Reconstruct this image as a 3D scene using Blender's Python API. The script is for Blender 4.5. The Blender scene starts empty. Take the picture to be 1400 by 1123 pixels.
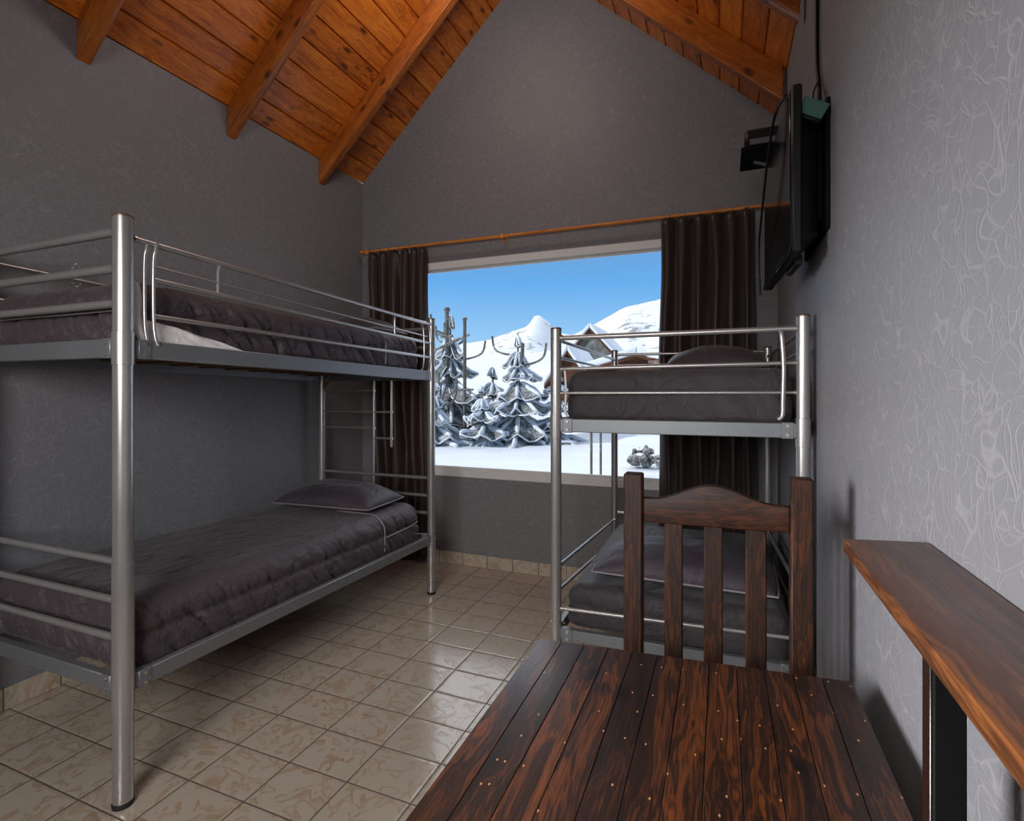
import bpy, bmesh, math, random
from mathutils import Vector, Matrix, noise
random.seed(7)
C = bpy.context.scene.collection
SC = bpy.context.scene
PI = math.pi

# ------------------------------------------------------------------ camera
F = 716.0; HC = 1.3; HY = 535.0
TH = math.atan2(288, F)
cs, sn = math.cos(TH), math.sin(TH)
cam = bpy.data.cameras.new('camera'); co = bpy.data.objects.new('camera', cam); C.objects.link(co)
cam.sensor_fit = 'HORIZONTAL'; cam.sensor_width = 36; cam.lens = F/1400*36
cam.shift_y = -(561.5-HY)/1400
cam.clip_start = .02; cam.clip_end = 800
co.location = (0, 0, HC); co.rotation_euler = (PI/2, 0, TH)
SC.camera = co

# room dimensions (metres)
XL, XR, YB, YF = -2.717, .305, 3.5, -1.7
EL, SL = 2.985, .944
ER, SR = 2.942, .907
RX = (ER + SR*XR - EL + SL*XL)/(SL+SR); RZ = EL + SL*(RX-XL)

# ------------------------------------------------------------------ helpers
def lin(r, g, b):
    f = lambda c: (c/255/12.92) if c/255 <= .04045 else ((c/255+.055)/1.055)**2.4
    return (f(r), f(g), f(b), 1)

def wloc(o):
    v = Vector((0, 0, 0))
    while o: v = v + o.location; o = o.parent
    return v

class MB:
    """collects shapes in world coordinates; build() makes ONE mesh object"""
    def __init__(s): s.bm = bmesh.new()
    def box(s, c, d, bev=.004, M=None, seg=1):
        g = bmesh.ops.create_cube(s.bm, size=1)['verts']
        for v in g: v.co = Vector((v.co.x*d[0], v.co.y*d[1], v.co.z*d[2]))
        if bev:
            ed = list({e for v in g for e in v.link_edges})
            r = bmesh.ops.bevel(s.bm, geom=ed, offset=bev, segments=seg, profile=.5, affect='EDGES')
            g = list({v for f in r['faces'] for v in f.verts} | {v for v in g if v.is_valid})
        T = Matrix.Translation(c) @ (M.to_4x4() if M else Matrix())
        for v in g: v.co = T @ v.co
        return s
    def lohi(s, a, b, bev=.004):
        a = Vector(a); b = Vector(b)
        return s.box((a+b)/2, b-a, bev)
    def beam(s, p, q, w, h, bev=.004):
        """box from p to q, w across (horizontal), h tall"""
        p = Vector(p); q = Vector(q); d = (q-p); L = d.length; x = d.normalized()
        z = Vector((0, 0, 1)) if abs(x.z) < .95 else Vector((0, 1, 0))
        y = z.cross(x).normalized(); z = x.cross(y)
        M = Matrix((x, y, z)).transposed()
        return s.box((p+q)/2, (L, w, h), bev, M)
    def tube(s, pts, r, n=12, cap=True, rs=None):
        pts = [Vector(p) for p in pts]
        t0 = (pts[1]-pts[0]).normalized()
        u = t0.cross(Vector((0, 0, 1)))
        if u.length < .1: u = t0.cross(Vector((0, 1, 0)))
        u.normalize(); rings = []
        for i, p in enumerate(pts):
            a = pts[max(i-1, 0)]; b = pts[min(i+1, len(pts)-1)]
            t = (b-a).normalized(); u = (u - t*u.dot(t)).normalized(); v = t.cross(u)
            k = 1
            if 0 < i < len(pts)-1:
                k = 1/max(.5, math.cos(.5*(p-a).angle(b-p)))
            rr = (rs[i] if rs else r)
            rings.append([s.bm.verts.new(p + (u*math.cos(2*PI*j/n) + v*math.sin(2*PI*j/n))*rr) for j in range(n)])
        for a, b in zip(rings, rings[1:]):
            for j in range(n): s.bm.faces.new((a[j], a[(j+1) % n], b[(j+1) % n], b[j]))
        if cap:
            s.bm.faces.new(rings[0][::-1]); s.bm.faces.new(rings[-1])
        return s
    def lathe(s, c, prof, n=24):
        """prof: list of (radius, z) from bottom to top around vertical axis at c"""
        rings = []
        for r, z in prof:
            rings.append([s.bm.verts.new((c[0]+r*math.cos(2*PI*j/n), c[1]+r*math.sin(2*PI*j/n), c[2]+z)) for j in range(n)])
        for a, b in zip(rings, rings[1:]):
            for j in range(n): s.bm.faces.new((a[j], a[(j+1) % n], b[(j+1) % n], b[j]))
        s.bm.faces.new(rings[0][::-1]); s.bm.faces.new(rings[-1])
        return s
    def ball(s, c, r, sub=2, sc=(1, 1, 1)):
        g = bmesh.ops.create_icosphere(s.bm, subdivisions=sub, radius=r)['verts']
        for v in g: v.co = Vector(c) + Vector((v.co.x*sc[0], v.co.y*sc[1], v.co.z*sc[2]))
        return s
    def prism(s, poly, d):
        """poly: 3d points of one face; extruded by vector d"""
        d = Vector(d)
        a = [s.bm.verts.new(Vector(p)) for p in poly]; b = [s.bm.verts.new(Vector(p)+d) for p in poly]
        n = len(a)
        s.bm.faces.new(a[::-1]); s.bm.faces.new(b)
        for i in range(n): s.bm.faces.new((a[i], a[(i+1) % n], b[(i+1) % n], b[i]))
        return s
    def bevel(s, off, seg=2):
        bmesh.ops.remove_doubles(s.bm, verts=s.bm.verts, dist=1e-5)
        bmesh.ops.bevel(s.bm, geom=[e for e in s.bm.edges if len(e.link_faces) == 2 and e.calc_face_angle(0) > .5], offset=off, segments=seg, profile=.5, affect='EDGES')
        return s
    def grid(s, rows, wrap=False):
        R = [[s.bm.verts.new(p) for p in r] for r in rows]
        for a, b in zip(R, R[1:]):
            n = len(a)
            for j in range(n if wrap else n-1):
                s.bm.faces.new((a[j], a[(j+1) % n], b[(j+1) % n], b[j]))
        return s
    def build(s, name, mat, parent=None, M=None, smooth=True, ang=40, loc=None):
        bmesh.ops.recalc_face_normals(s.bm, faces=s.bm.faces)
        me = bpy.data.meshes.new(name)
        if M is not None: s.bm.transform(M.inverted())
        elif parent is not None: s.bm.transform(Matrix.Translation(-wloc(parent)))
        elif loc is not None: s.bm.transform(Matrix.Translation(-Vector(loc)))
        if smooth:
            for f in s.bm.faces: f.smooth = True
            for e in s.bm.edges:
                if len(e.link_faces) == 2 and e.calc_face_angle(0) > math.radians(ang): e.smooth = False
        s.bm.to_mesh(me); s.bm.free()
        o = bpy.data.objects.new(name, me); C.objects.link(o)
        if mat: me.materials.append(mat)
        if M is not None: o.matrix_world = M
        if parent is not None: o.parent = parent
        elif loc is not None and M is None: o.location = loc
        return o

def tag(o, label=None, cat=None, group=None, kind=None):
    if label: o['label'] = label
    if cat: o['category'] = cat
    if group: o['group'] = group
    if kind: o['kind'] = kind
    return o
def thing(name, label, cat, loc=(0, 0, 0), group=None):
    o = bpy.data.objects.new(name, None); C.objects.link(o); o.location = loc; o.empty_display_size = .1
    return tag(o, label, cat, group)
def struct(o): o['kind'] = 'structure'; return o
def smooth_path(pts, n=8):
    """Catmull-Rom through the points"""
    P = [Vector(p) for p in pts]; out = []
    for i in range(len(P)-1):
        a = P[max(i-1, 0)]; b = P[i]; c = P[i+1]; d = P[min(i+2, len(P)-1)]
        for k in range(n):
            t = k/n
            out.append(.5*((2*b)+(c-a)*t+(2*a-5*b+4*c-d)*t*t+(3*b-a-3*c+d)*t**3))
    out.append(P[-1]); return out

# ------------------------------------------------------------------ materials
class NT:
    def __init__(s, name):
        s.m = bpy.data.materials.new(name); s.m.use_nodes = True; s.t = s.m.node_tree
        s.b = s.t.nodes['Principled BSDF']; s.out = s.t.nodes['Material Output']
    def n(s, typ, **kw):
        x = s.t.nodes.new(typ)
        for k, v in kw.items():
            if k.startswith('i_'): x.inputs[k[2:].replace('_', ' ')].default_value = v
            else: setattr(x, k, v)
        return x
    def l(s, a, b): s.t.links.new(a, b)
    def math(s, op, a, b=None, c=None, clamp=False):
        x = s.n('ShaderNodeMath', operation=op); x.use_clamp = clamp
        for i, v in enumerate((a, b, c)):
            if v is None: continue
            if isinstance(v, (int, float)): x.inputs[i].default_value = v
            else: s.l(v, x.inputs[i])
        return x.outputs[0]
    def vmath(s, op, a, b):
        x = s.n('ShaderNodeVectorMath', operation=op)
        for i, v in enumerate((a, b)):
            if isinstance(v, (tuple, list)): x.inputs[i].default_value = v
            else: s.l(v, x.inputs[i])
        return x.outputs[0]
    def mix(s, f, a, b):
        x = s.n('ShaderNodeMix', data_type='RGBA')
        for i, v in ((0, f), (6, a), (7, b)):
            if isinstance(v, (int, float, tuple)): x.inputs[i].default_value = v
            else: s.l(v, x.inputs[i])
        return x.outputs[2]
    def ramp(s, f, stops, interp='LINEAR'):
        x = s.n('ShaderNodeValToRGB'); x.color_ramp.interpolation = interp
        e = x.color_ramp.elements
        while len(e) < len(stops): e.new(.5)
        for el, (p, c) in zip(e, stops):
            el.position = p; el.color = c if len(c) == 4 else (*c, 1)
        s.l(f, x.inputs[0]); return x.outputs[0]
    def obj(s): return s.n('ShaderNodeTexCoord').outputs['Object']
    def map(s, v, scale=(1, 1, 1), loc=(0, 0, 0)):
        x = s.n('ShaderNodeMapping'); x.inputs['Scale'].default_value = scale; x.inputs['Location'].default_value = loc
        s.l(v, x.inputs[0]); return x.outputs[0]
    def noise(s, v, scale=5, detail=2, rough=.5, dist=0):
        x = s.n('ShaderNodeTexNoise'); x.inputs['Scale'].default_value = scale; x.inputs['Detail'].default_value = detail
        x.inputs['Roughness'].default_value = rough; x.inputs['Distortion'].default_value = dist
        s.l(v, x.inputs['Vector']); return x.outputs
    def band(s, v, c, w):
        """1 where |v-c|<w, soft"""
        d = s.math('ABSOLUTE', s.math('SUBTRACT', v, c))
        return s.math('SUBTRACT', 1, s.math('DIVIDE', d, w, clamp=True), clamp=True)
    def bump(s, h, strength=.3, dist=.005):
        x = s.n('ShaderNodeBump'); x.inputs['Strength'].default_value = strength; x.inputs['Distance'].default_value = dist
        s.l(h, x.inputs['Height']); s.l(x.outputs[0], s.b.inputs['Normal']); return x
    def set(s, **kw):
        for k, v in kw.items():
            i = s.b.inputs[k.replace('_', ' ')]
            if isinstance(v, (int, float, tuple)): i.default_value = v
            else: s.l(v, i)
        return s

def plain(name, col, rough=.5, metal=0, bump=0, bscale=60, spec=.5, var=.08):
    t = NT(name); o = t.obj(); nz = t.noise(o, bscale, 3)[0]
    hi = tuple(min(1, c*(1+var)) for c in col[:3])+(1,); lo = tuple(c*(1-var) for c in col[:3])+(1,)
    t.set(Base_Color=t.mix(nz, lo, hi), Roughness=rough, Metallic=metal)
    t.b.inputs['Specular IOR Level'].default_value = spec
    if bump: t.bump(nz, bump, .002)
    return t.m

def wood(name, dark, mid, light, grain=0, plank=None, pw=.1, rough=.35, knots=.5, scale=1., coat=0, nails=False, across2=None):
    """grain: index of the object axis the fibres follow; plank: axis across the planks"""
    t = NT(name); o = t.obj()
    sep = t.n('ShaderNodeSeparateXYZ'); t.l(o, sep.inputs[0])
    src = o
    if plank is not None:
        idx = t.math('FLOOR', t.math('DIVIDE', sep.outputs[plank], pw))
        wn = t.n('ShaderNodeTexWhiteNoise', noise_dimensions='1D'); t.l(idx, wn.inputs['W'])
        off = t.vmath('MULTIPLY', wn.outputs['Color'], (9.0, 9.0, 9.0))
        src = t.vmath('ADD', o, off)
    sc = [14*scale]*3; sc[grain] = 1.3*scale
    warp = t.noise(t.map(src, tuple((2.2 if i == grain else 5) for i in range(3))), 1.0, 2)[1]
    wv = t.vmath('ADD', t.map(src, tuple(sc)), t.vmath('MULTIPLY', warp, (2.6, 2.6, 2.6)))
    n1 = t.noise(wv, 1.0, 4, .55)[0]
    # fine rings
    rings = t.math('FRACT', t.math('MULTIPLY', n1, 9))
    rings = t.math('ABSOLUTE', t.math('SUBTRACT', rings, .5))
    fs = [160*scale]*3; fs[grain] = 4*scale
    fine = t.noise(t.map(src, tuple(fs)), 1.0, 2)[0]
    v = t.math('ADD', t.math('MULTIPLY', n1, .62), t.math('ADD', t.math('MULTIPLY', rings, .34), t.math('MULTIPLY', fine, .24)))
    if plank is not None:
        v = t.math('ADD', v, t.math('MULTIPLY', t.math('SUBTRACT', wn.outputs['Value'], .5), .13))
    col = t.ramp(v, [(.28, dark), (.52, mid), (.78, light)])
    h = fine
    if knots:
        ks = [7*scale]*3; ks[grain] = 3.2*scale
        vo = t.n('ShaderNodeTexVoronoi'); vo.inputs['Scale'].default_value = 1
        t.l(t.vmath('ADD', t.map(src, tuple(ks)), t.vmath('MULTIPLY', warp, (.3, .3, .3))), vo.inputs['Vector'])
        sepc = t.n('ShaderNodeSeparateColor'); t.l(vo.outputs['Color'], sepc.inputs[0])
        has = t.math('GREATER_THAN', sepc.outputs[0], 1-knots)
        k = t.math('MULTIPLY', has, t.math('SUBTRACT', 1, t.math('DIVIDE', vo.outputs['Distance'], .21, clamp=True)))
        k = t.math('POWER', k, .5)
        col = t.mix(k, col, tuple(c*.12 for c in dark[:3])+(1,))
    if nails:
        vs = t.n('ShaderNodeTexVoronoi', voronoi_dimensions='2D'); vs.inputs['Scale'].default_value = 1
        t.l(t.map(o, (26, 15, 3)), vs.inputs['Vector'])
        s2 = t.n('ShaderNodeSeparateColor'); t.l(vs.outputs['Color'], s2.inputs[0])
        nm = t.math('MULTIPLY', t.math('LESS_THAN', vs.outputs['Distance'], .042), t.math('GREATER_THAN', s2.outputs[1], .55))
        col = t.mix(nm, col, lin(176, 122, 78))
    t.set(Base_Color=col)
    rr = t.math('ADD', rough-.08, t.math('MULTIPLY', fine, .16)); t.l(rr, t.b.inputs['Roughness'])
    if coat: t.set(Coat_Weight=coat, Coat_Roughness=.18)
    else: t.b.inputs['Specular IOR Level'].default_value = .28
    t.bump(t.math('ADD', h, t.math('MULTIPLY', n1, .8)), .18, .002)
    return t.m

def wallpaper(name, base, line):
    t = NT(name); o = t.obj()
    w = t.noise(o, 7, 1)[1]
    p = t.vmath('ADD', o, t.vmath('MULTIPLY', w, (.14, .14, .14)))
    def vein(scale, warp, width, off):
        vo = t.n('ShaderNodeTexVoronoi', feature='DISTANCE_TO_EDGE'); vo.inputs['Scale'].default_value = scale
        q = t.vmath('ADD', t.vmath('ADD', o, off), t.vmath('MULTIPLY', w, (warp, warp, warp)))
        t.l(q, vo.inputs['Vector'])
        return t.math('SUBTRACT', 1, t.math('DIVIDE', vo.outputs['Distance'], width, clamp=True))
    l1 = vein(16, .24, .04, (0, 0, 0)); l2 = vein(27, .18, .05, (2.3, 5.1, 1.7))
    L = t.math('MAXIMUM', l1, t.math('MULTIPLY', l2, .75))
    fine = t.noise(o, 240, 3)[0]
    brush = t.noise(t.map(p, (60, 60, 14)), 1, 2, .5, 1.5)[0]
    big = t.noise(o, 1.6, 2)[0]
    c0 = t.mix(t.math('MULTIPLY', brush, .8), tuple(c*.92 for c in base[:3])+(1,), tuple(min(1, c*1.1) for c in base[:3])+(1,))
    t.set(Base_Color=t.mix(t.math('MULTIPLY', L, .3), c0, line), Roughness=.52)
    t.b.inputs['Specular IOR Level'].default_value = .35
    t.bump(t.math('ADD', t.math('MULTIPLY', L, 1.0), t.math('ADD', t.math('MULTIPLY', brush, .5), t.math('MULTIPLY', fine, .1))), .34, .0025)
    return t.m

def tile_mat(name, px, py, ox, oy, vertical=False):
    t = NT(name); o = t.obj(); sep = t.n('ShaderNodeSeparateXYZ'); t.l(o, sep.inputs[0])
    sx = t.math('DIVIDE', t.math('SUBTRACT', sep.outputs[0], ox), px)
    sy = t.math('DIVIDE', t.math('SUBTRACT', sep.outputs[1], oy), py)
    fx = t.math('ABSOLUTE', t.math('SUBTRACT', t.math('FRACT', sx), .5))
    fy = t.math('ABSOLUTE', t.math('SUBTRACT', t.math('FRACT', sy), .5))
    ex = t.math('MULTIPLY', t.math('SUBTRACT', .5, fx), px)
    ey = t.math('MULTIPLY', t.math('SUBTRACT', .5, fy), py)
    e = t.math('MINIMUM', ex, ey)
    if vertical: e = t.math('MINIMUM', ex, 1)
    g = t.math('SUBTRACT', 1, t.math('DIVIDE', e, .0042, clamp=True))
    g = t.math('GREATER_THAN', g, .35)
    cx = t.n('ShaderNodeCombineXYZ'); t.l(t.math('FLOOR', sx), cx.inputs[0]); t.l(t.math('FLOOR', sy), cx.inputs[1])
    wn = t.n('ShaderNodeTexWhiteNoise'); t.l(cx.outputs[0], wn.inputs['Vector'])
    p = t.vmath('ADD', o, t.vmath('MULTIPLY', wn.outputs['Color'], (6., 6., 6.)))
    w = t.noise(p, 7, 1)[1]
    p2 = t.vmath('ADD', p, t.vmath('MULTIPLY', w, (.17, .17, .17)))
    a = t.noise(p2, 15, .8, .5, 1.2)[0]
    v1 = t.math('MULTIPLY', t.math('GREATER_THAN', a, .54), t.math('SUBTRACT', 1, t.math('MULTIPLY', t.math('SUBTRACT', a, .54), 6), clamp=True))
    edge = t.band(a, .545, .012)
    c = t.mix(t.math('MULTIPLY', v1, .7), lin(184, 172, 156), lin(160, 128, 96))
    c = t.mix(t.math('MULTIPLY', edge, .45), c, lin(140, 105, 75))
    c = t.mix(t.math('MULTIPLY', t.noise(o, 1.3, 2)[0], .12), c, lin(160, 148, 135))
    c = t.mix(g, c, lin(92, 76, 62))
    t.set(Base_Color=c)
    r = t.math('ADD', .17, t.math('ADD', t.math('MULTIPLY', g, .5), t.math('MULTIPLY', v1, .12)))
    t.l(r, t.b.inputs['Roughness'])
    und = t.noise(o, 14, 2)[0]
    round_ = t.math('DIVIDE', e, .011, clamp=True)
    t.b.inputs['Specular IOR Level'].default_value = .95
    t.bump(t.math('ADD', t.math('MULTIPLY', round_, 1.0), t.math('ADD', t.math('MULTIPLY', v1, .14), t.math('MULTIPLY', und, .3))), .35, .003)
    return t.m

def fabric(name, col, rough=.62, sheen=.35, wscale=700, bump=.12, wr=0):
    t = NT(name); o = t.obj()
    big = t.noise(o, 5, 3)[0]
    fine = t.noise(o, wscale, 2)[0]
    t.set(Base_Color=t.mix(big, tuple(c*.86 for c in col[:3])+(1,), tuple(min(1, c*1.16) for c in col[:3])+(1,)), Roughness=rough,
          Sheen_Weight=sheen, Sheen_Roughness=.4)
    h = t.math('MULTIPLY', fine, .25)
    if wr:
        w = t.noise(o, 3, 2)[1]
        p = t.vmath('ADD', t.map(o, (9, 5, 12)), t.vmath('MULTIPLY', w, (2.2, 2.2, 2.2)))
        ridge = t.math('ABSOLUTE', t.math('SUBTRACT', t.noise(p, 1, 3, .5, .6)[0], .5))
        ridge = t.math('SUBTRACT', 1, t.math('MULTIPLY', ridge, 7, clamp=True))
        q = t.vmath('ADD', t.map(o, (7, 58, 9)), t.vmath('MULTIPLY', w, (3.5, 3.5, 3.5)))
        pleat = t.math('MULTIPLY', t.noise(q, 1, 1.5, .5, .3)[0], .9*wr)
        h = t.math('ADD', h, t.math('ADD', t.math('MULTIPLY', ridge, .8*wr), pleat))
    t.bump(h, bump if not wr else .75, .004 if not wr else .007)
    return t.m

M = {}
M['wall'] = wallpaper('embossed_grey_wallpaper', lin(116, 115, 118), lin(160, 156, 156))
M['floor'] = tile_mat('beige_marbled_tile', .247, .19, -1.406, 1.41)
M['skirt'] = tile_mat('beige_skirting_tile', .2, .2, 0, 0, True)
M['pine'] = wood('varnished_pine_planks', lin(120, 58, 14), lin(200, 106, 28), lin(228, 142, 50), grain=1, plank=0, pw=.145, rough=.34, knots=.72, scale=1.7, coat=.3)
M['rafter'] = wood('varnished_pine_beam', lin(116, 58, 18), lin(166, 90, 30), lin(196, 116, 46), grain=0, rough=.36, knots=.7, scale=1.7, coat=.25)
M['table'] = wood('dark_stained_table_wood', lin(10, 6, 3), lin(38, 18, 8), lin(106, 54, 19), grain=1, plank=0, pw=.055, rough=.36, knots=.28, scale=2.0, coat=.4, nails=True)
M['chair'] = wood('dark_stained_chair_wood', lin(13, 7, 4), lin(35, 17, 8), lin(76, 38, 15), grain=2, rough=.52, knots=.35, scale=2.2)
M['chairx'] = wood('dark_stained_rail_wood', lin(13, 7, 4), lin(35, 17, 8), lin(76, 38, 15), grain=0, rough=.52, knots=.35, scale=2.2)
M['shelf'] = wood('brown_varnished_shelf_wood', lin(36, 20, 11), lin(84, 48, 25), lin(138, 82, 40), grain=1, rough=.36, knots=.22, scale=2.0, coat=.2)
M['slat'] = wood('raw_bed_slat_wood', lin(84, 56, 34), lin(116, 78, 46), lin(150, 106, 66), grain=0, rough=.6, knots=.1, scale=3)
def metal(name, col, rough, aniso_axis=2, met=.9):
    t = NT(name); o = t.obj()
    b = t.noise(o, 6, 2)[0]
    t.set(Base_Color=t.mix(b, tuple(c*.9 for c in col[:3])+(1,), tuple(min(1, c*1.08) for c in col[:3])+(1,)), Metallic=met)
    t.l(t.math('ADD', rough-.04, t.math('MULTIPLY', b, .08)), t.b.inputs['Roughness'])
    return t.m
M['steel'] = metal('brushed_silver_tube', lin(172, 169, 168), .3, 2, .7)
M['rail'] = metal('silver_painted_rail', lin(122, 124, 127), .42, 1, .5)
M['bolt'] = plain('zinc_bolt', lin(190, 185, 178), .3, .9)
M['rubber'] = plain('black_rubber_foot', lin(22, 22, 22), .7)
M['cap'] = plain('bronze_post_cap', lin(120, 92, 74), .4, .6)
M['quilt'] = fabric('charcoal_quilted_cover', lin(66, 55, 60), .48, .1, wr=1.0)
M['sidefab'] = fabric('charcoal_mattress_cover', lin(46, 40, 42), .6, .15, wr=.6)
M['pillow'] = fabric('charcoal_pillowcase', lin(60, 51, 58), .48, .1, wr=.5)
M['piping'] = fabric('grey_piping_cord', lin(130, 120, 122), .5, .2)
M['white_cloth'] = fabric('white_sheet_cotton', lin(236, 232, 230), .7, .1, wr=.6)
def curtain_mat():
    t = NT('dark_brown_satin_curtain'); o = t.obj()
    n = t.noise(t.map(o, (40, 40, 3)), 1, 3)[0]; f = t.noise(o, 600, 2)[0]
    c = t.mix(n, lin(38, 28, 24), lin(66, 50, 42))
    t.set(Base_Color=c, Roughness=.42, Sheen_Weight=.2)
    t.bump(t.math('ADD', n, t.math('MULTIPLY', f, .2)), .15, .003)
    tr = t.n('ShaderNodeBsdfTranslucent'); tr.inputs[0].default_value = lin(120, 76, 50)
    mx = t.n('ShaderNodeMixShader'); mx.inputs[0].default_value = .22
    t.l(t.b.outputs[0], mx.inputs[1]); t.l(tr.outputs[0], mx.inputs[2]); t.l(mx.outputs[0], t.out.inputs[0])
    return t.m
M['curtain'] = curtain_mat()
M['rod'] = wood('honey_wood_curtain_rod', lin(150, 84, 28), lin(206, 124, 50), lin(232, 160, 84), grain=0, rough=.3, knots=0, scale=3)
M['white_frame'] = plain('grey_white_window_frame', lin(214, 212, 210), .45, 0, .05)
M['black'] = plain('black_plastic', lin(8, 8, 9), .5, spec=.3)
M['blackmatt'] = plain('matt_black_metal', lin(5, 5, 5), .7, spec=.12)
M['teal'] = plain('teal_plastic', lin(58, 92, 84), .6, 0, .1)
M['gloss'] = plain('glossy_black_screen', lin(6, 6, 7), .12)
M['grey_metal'] = plain('grey_bracket_metal', lin(120, 126, 136), .35, .7)
M['leg_brown'] = plain('dark_brown_lacquer', lin(34, 20, 16), .25)
def glass():
    t = NT('window_glass'); t.t.nodes.remove(t.b)
    tr = t.n('ShaderNodeBsdfTransparent'); gl = t.n('ShaderNodeBsdfGlossy'); gl.inputs['Roughness'].default_value = .02
    fr = t.n('ShaderNodeFresnel'); fr.inputs[0].default_value = 1.25
    nz = t.noise(t.obj(), 30, 2)[0]
    tr.inputs[0].default_value = (.97, .985, .99, 1)
    mx = t.n('ShaderNodeMixShader'); t.l(t.math('MULTIPLY', fr.outputs[0], t.math('ADD', .75, t.math('MULTIPLY', nz, .1))), mx.inputs[0])
    t.l(tr.outputs[0], mx.inputs[1]); t.l(gl.outputs[0], mx.inputs[2]); t.l(mx.outputs[0], t.out.inputs[0])
    return t.m
M['glass'] = glass()
def snow_mat(name, rock=0):
    t = NT(name); o = t.obj(); n = t.noise(o, 1.5, 4)[0]; f = t.noise(o, 40, 3)[0]
    c = t.mix(n, lin(214, 218, 226), lin(236, 238, 242))
    if rock:
        geo = t.n('ShaderNodeNewGeometry'); sp = t.n('ShaderNodeSeparateXYZ'); t.l(geo.outputs['Normal'], sp.inputs[0])
        k = t.noise(t.map(o, (.22, .22, .3)), 1, 6, .7)[0]
        sp2 = t.noise(t.map(o, (.03, .03, .03)), 1, 2)[0]
        m = t.math('MULTIPLY', t.math('GREATER_THAN', k, .57), t.math('GREATER_THAN', sp2, .47))
        c = t.mix(t.math('MULTIPLY', m, rock), c, lin(96, 100, 104))
    t.set(Base_Color=c, Roughness=.65)
    t.bump(t.math('ADD', t.math('MULTIPLY', n, 2), f), .15, .03)
    return t.m
M['snow'] = snow_mat('fresh_snow'); M['mountain'] = snow_mat('snowy_mountain_rock', .75)
def frost_mat(name, dark, amt=.5):
    t = NT(name); o = t.obj()
    geo = t.n('ShaderNodeNewGeometry'); sp = t.n('ShaderNodeSeparateXYZ'); t.l(geo.outputs['Normal'], sp.inputs[0])
    n = t.noise(o, 26, 4, .65)[0]; b = t.noise(o, 3.2, 3)[0]
    v = t.math('ADD', t.math('MULTIPLY', t.math('ABSOLUTE', sp.outputs[2]), .16), t.math('ADD', t.math('MULTIPLY', n, .75), t.math('MULTIPLY', b, .55)))
    c = t.ramp(v, [(.64-amt*.1, dark), (.78, lin(132, 132, 130)), (.92, lin(226, 229, 234))])
    t.set(Base_Color=c, Roughness=.75); t.bump(n, .5, .04)
    return t.m
M['frost'] = frost_mat('frosted_conifer', lin(62, 62, 52), .1); M['frostlight'] = frost_mat('heavily_frosted_conifer', lin(92, 90, 82), .5)
M['bark'] = frost_mat('frosted_bark', lin(92, 84, 74), .1)
M['chalet'] = wood('brown_chalet_boards', lin(48, 26, 14), lin(84, 46, 26), lin(116, 70, 42), grain=0, plank=2, pw=.2, rough=.6, knots=.1)

# ------------------------------------------------------------------ room shell
T = .15
struct(MB().lohi((XL-T, YF-T, -.12), (XR+T, YB+T, 0), 0).build('floor', M['floor'], smooth=False))
struct(MB().lohi((XL-T, YF-T, -.12), (XL, YB+T, EL), 0).build('wall_left', M['wall'], smooth=False))
struct(MB().lohi((XR, YF-T, -.12), (XR+T, YB+T, ER), 0).build('wall_right', M['wall'], smooth=False))
WX0, WX1, WZ0, WZ1 = -2.36, -.02, .655, 2.285
def gable(name, y0, hole):
    m = MB(); d = (0, T, 0)
    zl = lambda x: EL+SL*(x-XL) if x < RX else ER+SR*(XR-x)
    if hole:
        x0, x1, z0, z1 = hole
        m.prism([(XL, y0, 0), (XR, y0, 0), (XR, y0, z0), (XL, y0, z0)], d)
        m.prism([(XL, y0, z0), (x0, y0, z0), (x0, y0, z1), (XL, y0, z1)], d)
        m.prism([(x1, y0, z0), (XR, y0, z0), (XR, y0, z1), (x1, y0, z1)], d)
        m.prism([(XL, y0, z1), (XR, y0, z1), (XR, y0, ER), (RX, y0, RZ), (XL, y0, EL)], d)
    else:
        m.prism([(XL, y0, 0), (XR, y0, 0), (XR, y0, ER), (RX, y0, RZ), (XL, y0, EL)], d)
    return struct(m.build(name, M['wall'], smooth=False))
gable('wall_back', YB, (WX0, WX1, WZ0, WZ1))
gable('wall_front', YF-T, None)

def basis(u, v, o):
    u = Vector(u).normalized(); v = Vector(v).normalized(); w = u.cross(v)
    m = Matrix((u, v, w)).transposed().to_4x4(); m.translation = Vector(o); return m
ML = basis((1, 0, SL), (0, 1, 0), (XL, 0, EL))
MR = basis((-1, 0, SR), (0, -1, 0), (XR, 0, ER))
PW = .145
def roof(name, Mx, run, slope, ysign):
    """tongue-and-groove boards with a V groove at each joint"""
    L = run*math.sqrt(1+slope*slope); m = MB(); n = int(math.ceil(L/PW)); pr = []
    for i in range(n):
        a = i*PW; b = min(L, a+PW); g = .007
        pr += [(a, .014), (a+g, 0), (b-g, 0)]
    pr.append((L, .014))
    y0, y1 = YF-T, YB+T
    rows = []
    for y in (y0, y1): rows.append([Vector((p, ysign*y, z)) for p, z in pr])
    m.grid(rows)
    top = [[Vector((p, ysign*y, .14)) for p in (-.2, L)] for y in (y0, y1)]
    m.grid(top)
    # overhang strip and ends so the slab is closed
    m.grid([[Vector((-.2, ysign*y, .14)), Vector((-.2, ysign*y, .007)), Vector((0, ysign*y, .007))] for y in (y0, y1)])
    m.bm.transform(Mx)
    return struct(m.build(name, M['pine'], M=Mx, smooth=False))
roof('ceiling_left', ML, RX-XL, SL, 1)
roof('ceiling_right', MR, XR-RX, SR, -1)

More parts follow.
